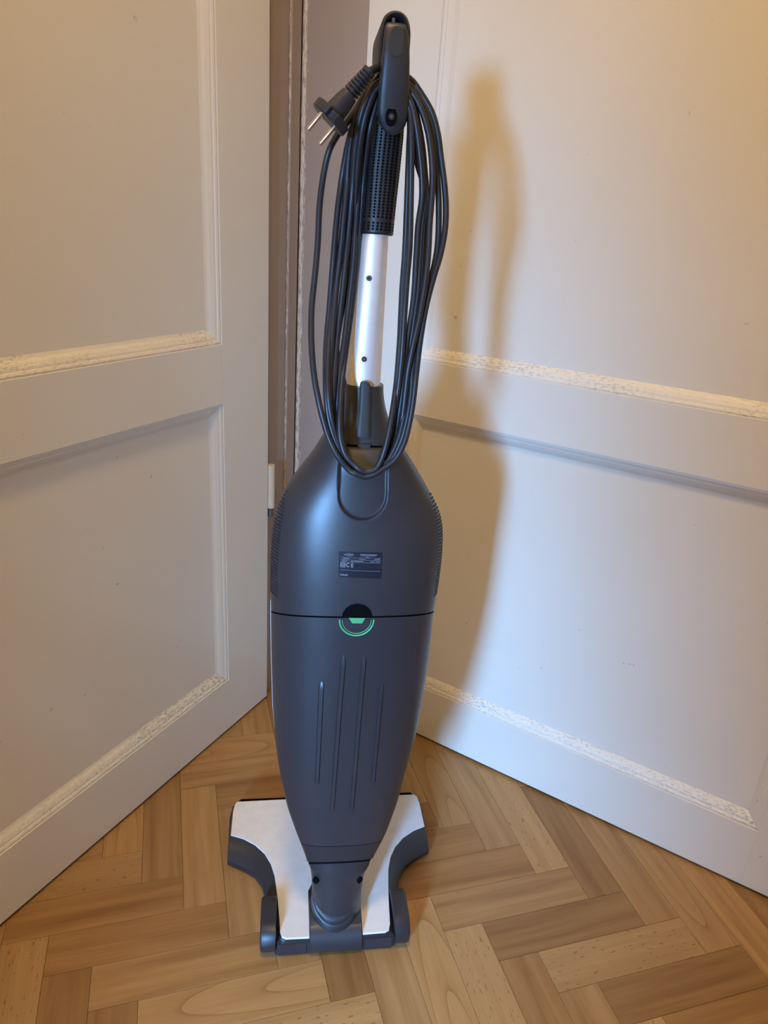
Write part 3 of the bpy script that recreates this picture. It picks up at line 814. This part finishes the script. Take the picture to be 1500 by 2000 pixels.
def slant_ring(name, r_in, r_out, h0, h1, y_side, y_rear, mat):
    """oblique ring round the neck: its plane falls towards this side"""
    v0, u0 = loc(655.0, y_side, 0.0); ur = loc(655.0, y_rear, r_out)[1]; sl = (u0 - ur) / r_out; V, Fc = [], []; n = 56
    prof = [(r_in, h0), (r_in, h1 - .001), (r_in + .0008, h1), (r_out - .0010, h1), (r_out, h1 - .001), (r_out, h0)]
    for i in range(n):
        a = 2 * math.pi * i / n
        for (r_, h) in prof:
            v, w = r_ * math.cos(a), r_ * .93 * math.sin(a); V.append(L3(v0 + v, w, u0 + h - w * sl))
    m = len(prof)
    for i in range(n):
        for k in range(m): Fc.append((i * m + k, ((i + 1) % n) * m + k, ((i + 1) % n) * m + (k + 1) % m, i * m + (k + 1) % m))
    return from_data(name, V, Fc, mat, vac, True, 35)
slant_ring('joint_collar', .0262, .0322, -.004, .0030, 1738, 1808, 'anth2')
slant_ring('joint_base', .0150, .0338, -.016, -.0030, 1738, 1813, 'anth2')

# ------------------------------------------------------------------ floor nozzle (coordinates: x across, y away from this side, from the rear edge)
noz_y = -0.035
top_half = [(.152, .2555), (.1555, .250), (.1572, .236), (.1572, .186), (.137, .1778), (.118, .1645), (.1027, .147), (.0926, .127), (.0866, .105), (.0828, .076), (.0795, .043), (.0772, .013), (.0745, .005), (.069, .002)]
base_half = [(.156, .262), (.161, .258), (.1635, .240), (.1605, .155), (.1340, .1400), (.1168, .1270), (.1050, .1080), (.0995, .0860), (.0965, .072), (.0915, .060), (.0880, .045), (.0860, .016), (.0845, .003), (.078, .0)]
def full(half, xin, yfront, yrear):
    r_ = [(xin, yfront)] + half + [(xin, yrear)]
    return r_
def outline(half, yf, yr, xin=0.0):
    R_ = [(xin, yf)] + half + [(xin, yr)]
    Ls = [(-x, y) for (x, y) in reversed(R_)]
    return R_ + (Ls[1:-1] if xin == 0 else Ls)
def ring3(o2, z): return [Vector((x, y + noz_y, z)) for (x, y) in o2]
b_o = outline(base_half, .264, 0.0); t_o = outline(top_half, .2575, 0.001)
def mixo(a, b, t): return [(p[0] + (q[0] - p[0]) * t, p[1] + (q[1] - p[1]) * t) for p, q in zip(a, b)]
v, f = rings_data([ring3(mixo(b_o, t_o, .04), .003), ring3(b_o, .006), ring3(b_o, .013), ring3(mixo(b_o, t_o, .35), .023), ring3(mixo(b_o, t_o, .85), .0295), ring3(mixo(b_o, t_o, 1.0), .0305)])
noz = from_data('floor_nozzle', v, f, 'anth2', vac, True, 28); noz['label'] = 'white topped floor nozzle with dark curved skirt'
def inset(o2, k, cx=0.0, cy=.13): return [(x - math.copysign(k, x) if abs(x) > .002 else x, y + (k if y < cy else -k) * 1.0) for (x, y) in o2]
tp_half = [(x, y) for (x, y) in top_half]
def white_top():
    half = tp_half + [(.0372, .0015)]
    inner = [(.0372, .075), (.030, .090), (.0, .094)]
    R_ = [(0, .2575)] + half + inner
    Ls = [(-x, y) for (x, y) in reversed(R_[1:-1])]
    o = R_ + Ls
    rings = [ring3(o, .026), ring3(o, .0318), ring3([(x * .9955, .13 + (y - .13) * .9955) for (x, y) in o], .0330)]
    n = len(o); verts = [q for r_ in rings for q in r_]; faces = []
    for i in range(2):
        for k in range(n): faces.append((i * n + k, i * n + (k + 1) % n, (i + 1) * n + (k + 1) % n, (i + 1) * n + k))
    faces.append(tuple(range(2 * n, 3 * n)))
    ob = from_data('white_top_cover', verts, faces, 'white', noz, True, 25); ob['label'] = 'glossy white top cover of the nozzle'; return ob
white_top()
# rear roller housings
def housing(s_):
    prof = []
    for (cy, cz, r_, a0, a1) in ((.050, .024, .0215, 0, 90), (.0185, .0235, .0225, 90, 180), (.0165, .021, .0195, 180, 270), (.050, .022, .0195, 270, 360)):
        for k in range(8): an = rad(a0 + (a1 - a0) * k / 7); prof.append((cy + r_ * math.cos(an), cz + r_ * math.sin(an)))
    def rg(x, k): return [Vector((x, .034 + (y - .034) * k + noz_y, .0225 + (z - .0225) * k)) for y, z in prof]
    xs = (.0825, .0835, .1010, .1035, .1045) 
    v, f = rings_data([rg(s_ * x, k) for x, k in zip(xs, (.96, 1.0, 1.0, .96, .86))])
    o = from_data('wheel_housing', v, f, 'anth2', noz, True, 40)
    from_data('wheel', *cyl_data((s_ * .086, .018 + noz_y, .0135), (s_ * .099, .018 + noz_y, .0135), .0132, None, 24), 'black', o, True, 40)
for s_ in (-1, 1):
    housing(s_)
    box('rear_bar', min(s_ * .038, s_ * .0815), max(s_ * .038, s_ * .0815), -.001 + noz_y, .020 + noz_y, .004, .0275, 'anth', noz, .003, 2)
# centre joint block: rolls between the two halves of the rear bar
def joint_block():
    prof = [(.060, .004), (.004, .004), (-.002, .0065), (-.0045, .012)]
    for i in range(17):
        a = math.pi * (1.0 - 0.62 * i / 16); prof.append((.028 + .0325 * math.cos(a), .0190 + .0255 * math.sin(a)))
    prof += [(.062, .034), (.075, .026), (.075, .010)]
    A_ = [Vector((-.0355, y + noz_y, z)) for y, z in prof]; B_ = [Vector((.0355, y + noz_y, z)) for y, z in prof]
    A2 = [Vector((-.0365, .035 + (y - .035) * .97 + noz_y, .025 + (z - .025) * .97)) for y, z in prof]; B2 = [Vector((.0365, .035 + (y - .035) * .97 + noz_y, .025 + (z - .025) * .97)) for y, z in prof]
    v, f = rings_data([A2, A_, B_, B2]); return from_data('joint_block', v, f, 'anth', vac, True, 35)
joint_block()
box('front_bumper', -.150, .150, .2585 + noz_y, .268 + noz_y, .006, .0285, 'hole', noz, .003, 2)

# ------------------------------------------------------------------ power cord hung over the two hooks, with its plug
HANG = L3(0, .07, Upx(932, 705))
cord = empty('power_cord', BASE + Matrix.Rotation(YAW, 3, 'Z') @ HANG, YAW, None, 'black power cord hanging in long loops with a two pin plug', 'power cord')
LS = [  # left strands, top to bottom
    [(737, 150), (712, 187), (684, 230), (660, 262), (642, 297), (631, 347), (624, 405), (621, 470), (616, 530), (609, 599), (608, 663), (613, 730), (624, 791), (640, 850), (659, 890), (681, 917)],
    [(739, 158), (715, 190), (694, 232), (679, 285), (668, 347), (660, 405), (653, 480), (645, 583), (638, 663), (636, 717), (637, 770), (643, 823), (659, 871), (680, 907)],
    [(740, 155), (716, 180), (697, 224), (684, 285), (676, 373), (668, 453), (663, 503), (656, 570), (650, 637), (645, 717), (644, 770), (650, 823), (665, 871), (684, 905)],
    [(741, 160), (724, 176), (705, 225), (694, 293), (688, 373), (681, 453), (676, 503), (669, 570), (661, 637), (656, 690), (652, 745), (650, 800), (657, 850), (672, 888), (688, 908)],
    [(741, 168), (729, 190), (714, 240), (706, 293), (700, 373), (694, 453), (690, 517), (681, 597), (673, 663), (664, 730), (659, 790), (660, 845), (672, 885), (690, 908)],
    [(742, 180), (733, 208), (722, 253), (714, 310), (708, 373), (702, 453), (695, 530), (686, 610), (676, 683), (668, 743), (664, 800), (664, 850), (674, 888), (692, 908)],
    [(740, 150), (720, 171), (701, 210), (689, 260), (681, 330), (672, 420), (662, 520), (652, 590), (644, 650), (640, 710), (641, 770), (649, 830), (664, 877), (684, 908)],
    [(738, 172), (722, 200), (708, 250), (699, 320), (693, 400), (686, 480), (676, 560), (662, 640), (657, 680), (665, 717), (674, 765), (672, 812), (668, 850), (676, 888), (692, 910)],
]
RS = [
    [(801, 155), (821, 181), (843, 219), (855, 261), (861, 307), (868, 360), (871, 405), (869, 450), (860, 498), (848, 538), (837, 578), (829, 615), (821, 663), (816, 703), (812, 738), (807, 783), (799, 829), (789, 866), (772, 897), (752, 913)],
    [(801, 168), (818, 190), (836, 227), (846, 267), (851, 320), (856, 373), (857, 427), (855, 477), (849, 515), (840, 550), (831, 590), (821, 642), (811, 690), (805, 730), (803, 770), (796, 815), (784, 860), (767, 895), (750, 911)],
    [(800, 176), (822, 212), (837, 262), (844, 320), (844, 373), (839, 440), (836, 500), (829, 560), (818, 625), (806, 677), (796, 730), (790, 783), (782, 837), (768, 879), (750, 907)],
    [(800, 195), (811, 236), (819, 293), (824, 347), (824, 390), (817, 440), (813, 503), (808, 583), (798, 650), (790, 703), (787, 743), (781, 797), (771, 850), (757, 888), (744, 906)],
    [(800, 205), (806, 250), (809, 290), (817, 325), (828, 362), (830, 395), (823, 453), (820, 510), (816, 570), (808, 630), (799, 690), (793, 743), (788, 797), (777, 852), (762, 890), (746, 908)],
    [(799, 225), (799, 293), (797, 347), (795, 400), (791, 493), (786, 560), (783, 620), (781, 663), (776, 730), (771, 775), (764, 820), (755, 865), (746, 895)],
    [(800, 185), (813, 225), (824, 280), (830, 340), (834, 400), (829, 470), (825, 530), (819, 590), (809, 650), (801, 710), (796, 760), (789, 812), (777, 860), (760, 896), (747, 910)],
    [(799, 212), (803, 267), (803, 330), (802, 400), (800, 480), (795, 540), (790, 610), (785, 690), (778, 757), (770, 805), (760, 855), (748, 893)],
]
CR = 0.0031
def strand_w(t, k): return 0.0235 + 0.044 * sstep(0.25, 1.0, t) + k
def cord_pts():
    parts = []
    wob = [(.012, .004), (.002, .000), (.006, .012), (.010, .008), (.003, .004), (-.004, .000), (.009, -.003), (.000, .014)]
    for i, (l, r_) in enumerate(zip(LS, RS)):
        dl_, dr2 = wob[i]
        kb = 0.006 - 0.0058 * (i % 5)                    # stacked one behind the other in the lower hook
        def put(seq, mid, back=0.0):
            n = len(seq) - 1; out = []
            for j, q in enumerate(seq):
                t = j / n
                k = mid * math.sin(math.pi * min(1, t * 1.15)) if t < .87 else mid * 0.3
                w = strand_w(t, k * (1 - sstep(.6, 1, t)) + kb * sstep(.55, 1, t) + ((i % 4) * .0042 - .004) * (1 - sstep(0, .35, t)) - back * sstep(.12, .32, t) * (1 - sstep(.55, .8, t)))
                out.append(PX(q[0], q[1], w) - HANG)
            return out
        a, b = put(l, dl_ * .5, .020), put(r_, dr2)
        top = [PX(770, 141 + i * 3.2, .0235 + (i % 4) * .0042 - .004) - HANG]
        wb = 0.0690 + kb
        bot = [PX(x, y + (-2.6 if i else 0) * (i % 3), wb) - HANG for x, y in (((695, 925), (714, 931), (735, 924)) if l[-1][0] < 687 else ((702, 922), (716, 927), (734, 921)))]
        loop = b[::-1] + top + a + bot + [b[-1]]
        pts_ = catmull(loop, 5)
        parts.append(tube_data(pts_, CR, 8))
    # short run from the handle to the plug
    run = [PX(x, y, w) - HANG for x, y, w in ((757, 150, .020), (748, 134, .028), (738, 133, .036), (728, 135.5, .044), (719, 142, .050))]
    parts.append(tube_data(catmull(run, 5), CR, 8))
    return merge(parts)
from_data('cable', *cord_pts(), 'cable', cord, True, 60)
# plug
pa = PX(722, 138, .051) - HANG; pb = PX(640, 236, .049) - HANG
ax = (pb - pa); PLN = ax.length; ax.normalize()
sd = ax.cross(Vector((0, -1, 0))).normalized(); up = sd.cross(ax)
def pl(t, a=0.0, b=0.0): return pa + ax * (PLN * t) + sd * a + up * b
def plug_ring(t, ra, rb, n=24, e=1.0): return [pl(t, ra * sp(math.cos(q), e), rb * sp(math.sin(q), e)) for q in [2 * math.pi * k / n for k in range(n)]]
prs = [plug_ring(-.02, .0034, .0034), plug_ring(.0, .0062, .0062)]
for k in range(7):                                                     # ribbed strain relief
    t = .03 + k * .062; r_ = .0060 + .00025 * k
    prs += [plug_ring(t, r_, r_), plug_ring(t + .034, r_, r_), plug_ring(t + .038, r_ * .62, r_ * .62), plug_ring(t + .058, r_ * .62, r_ * .62)]
prs += [plug_ring(.47, .0076, .0076), plug_ring(.60, .0088, .0086), plug_ring(.80, .0098, .0092), plug_ring(.86, .0100, .0095)]
plug = from_data('plug', *rings_data(prs), 'cable', cord, True, 40)
plug['label'] = 'black plug with ribbed strain relief and round flange'
fr = []
for (t, k) in ((.84, .92), (.855, 1.0), (.985, 1.0), (1.0, .94)):
    R_ = []
    for q in range(48):
        an = 2 * math.pi * q / 48; r_ = .0182
        if abs(math.cos(an)) < .22: r_ = .0150                         # two side notches
        R_.append(pl(t, r_ * k * math.cos(an), r_ * k * math.sin(an)))
    fr.append(R_)
from_data('plug_flange', *rings_data(fr), 'cable', plug, True, 35)
for s in (-1, 1):
    c0 = pl(1.0, s * .0074, s * .0058); c1 = c0 + ax * .019
    from_data('pin', *rings_data([[c0 + ax * d_ + (sd * math.cos(q) + up * math.sin(q)) * r_ for q in [2 * math.pi * k / 12 for k in range(12)]] for d_, r_ in ((-.002, .0023), (.0175, .0023), (.019, .0012))]), 'pin', plug, True, 40)
print('planks', n_planks)
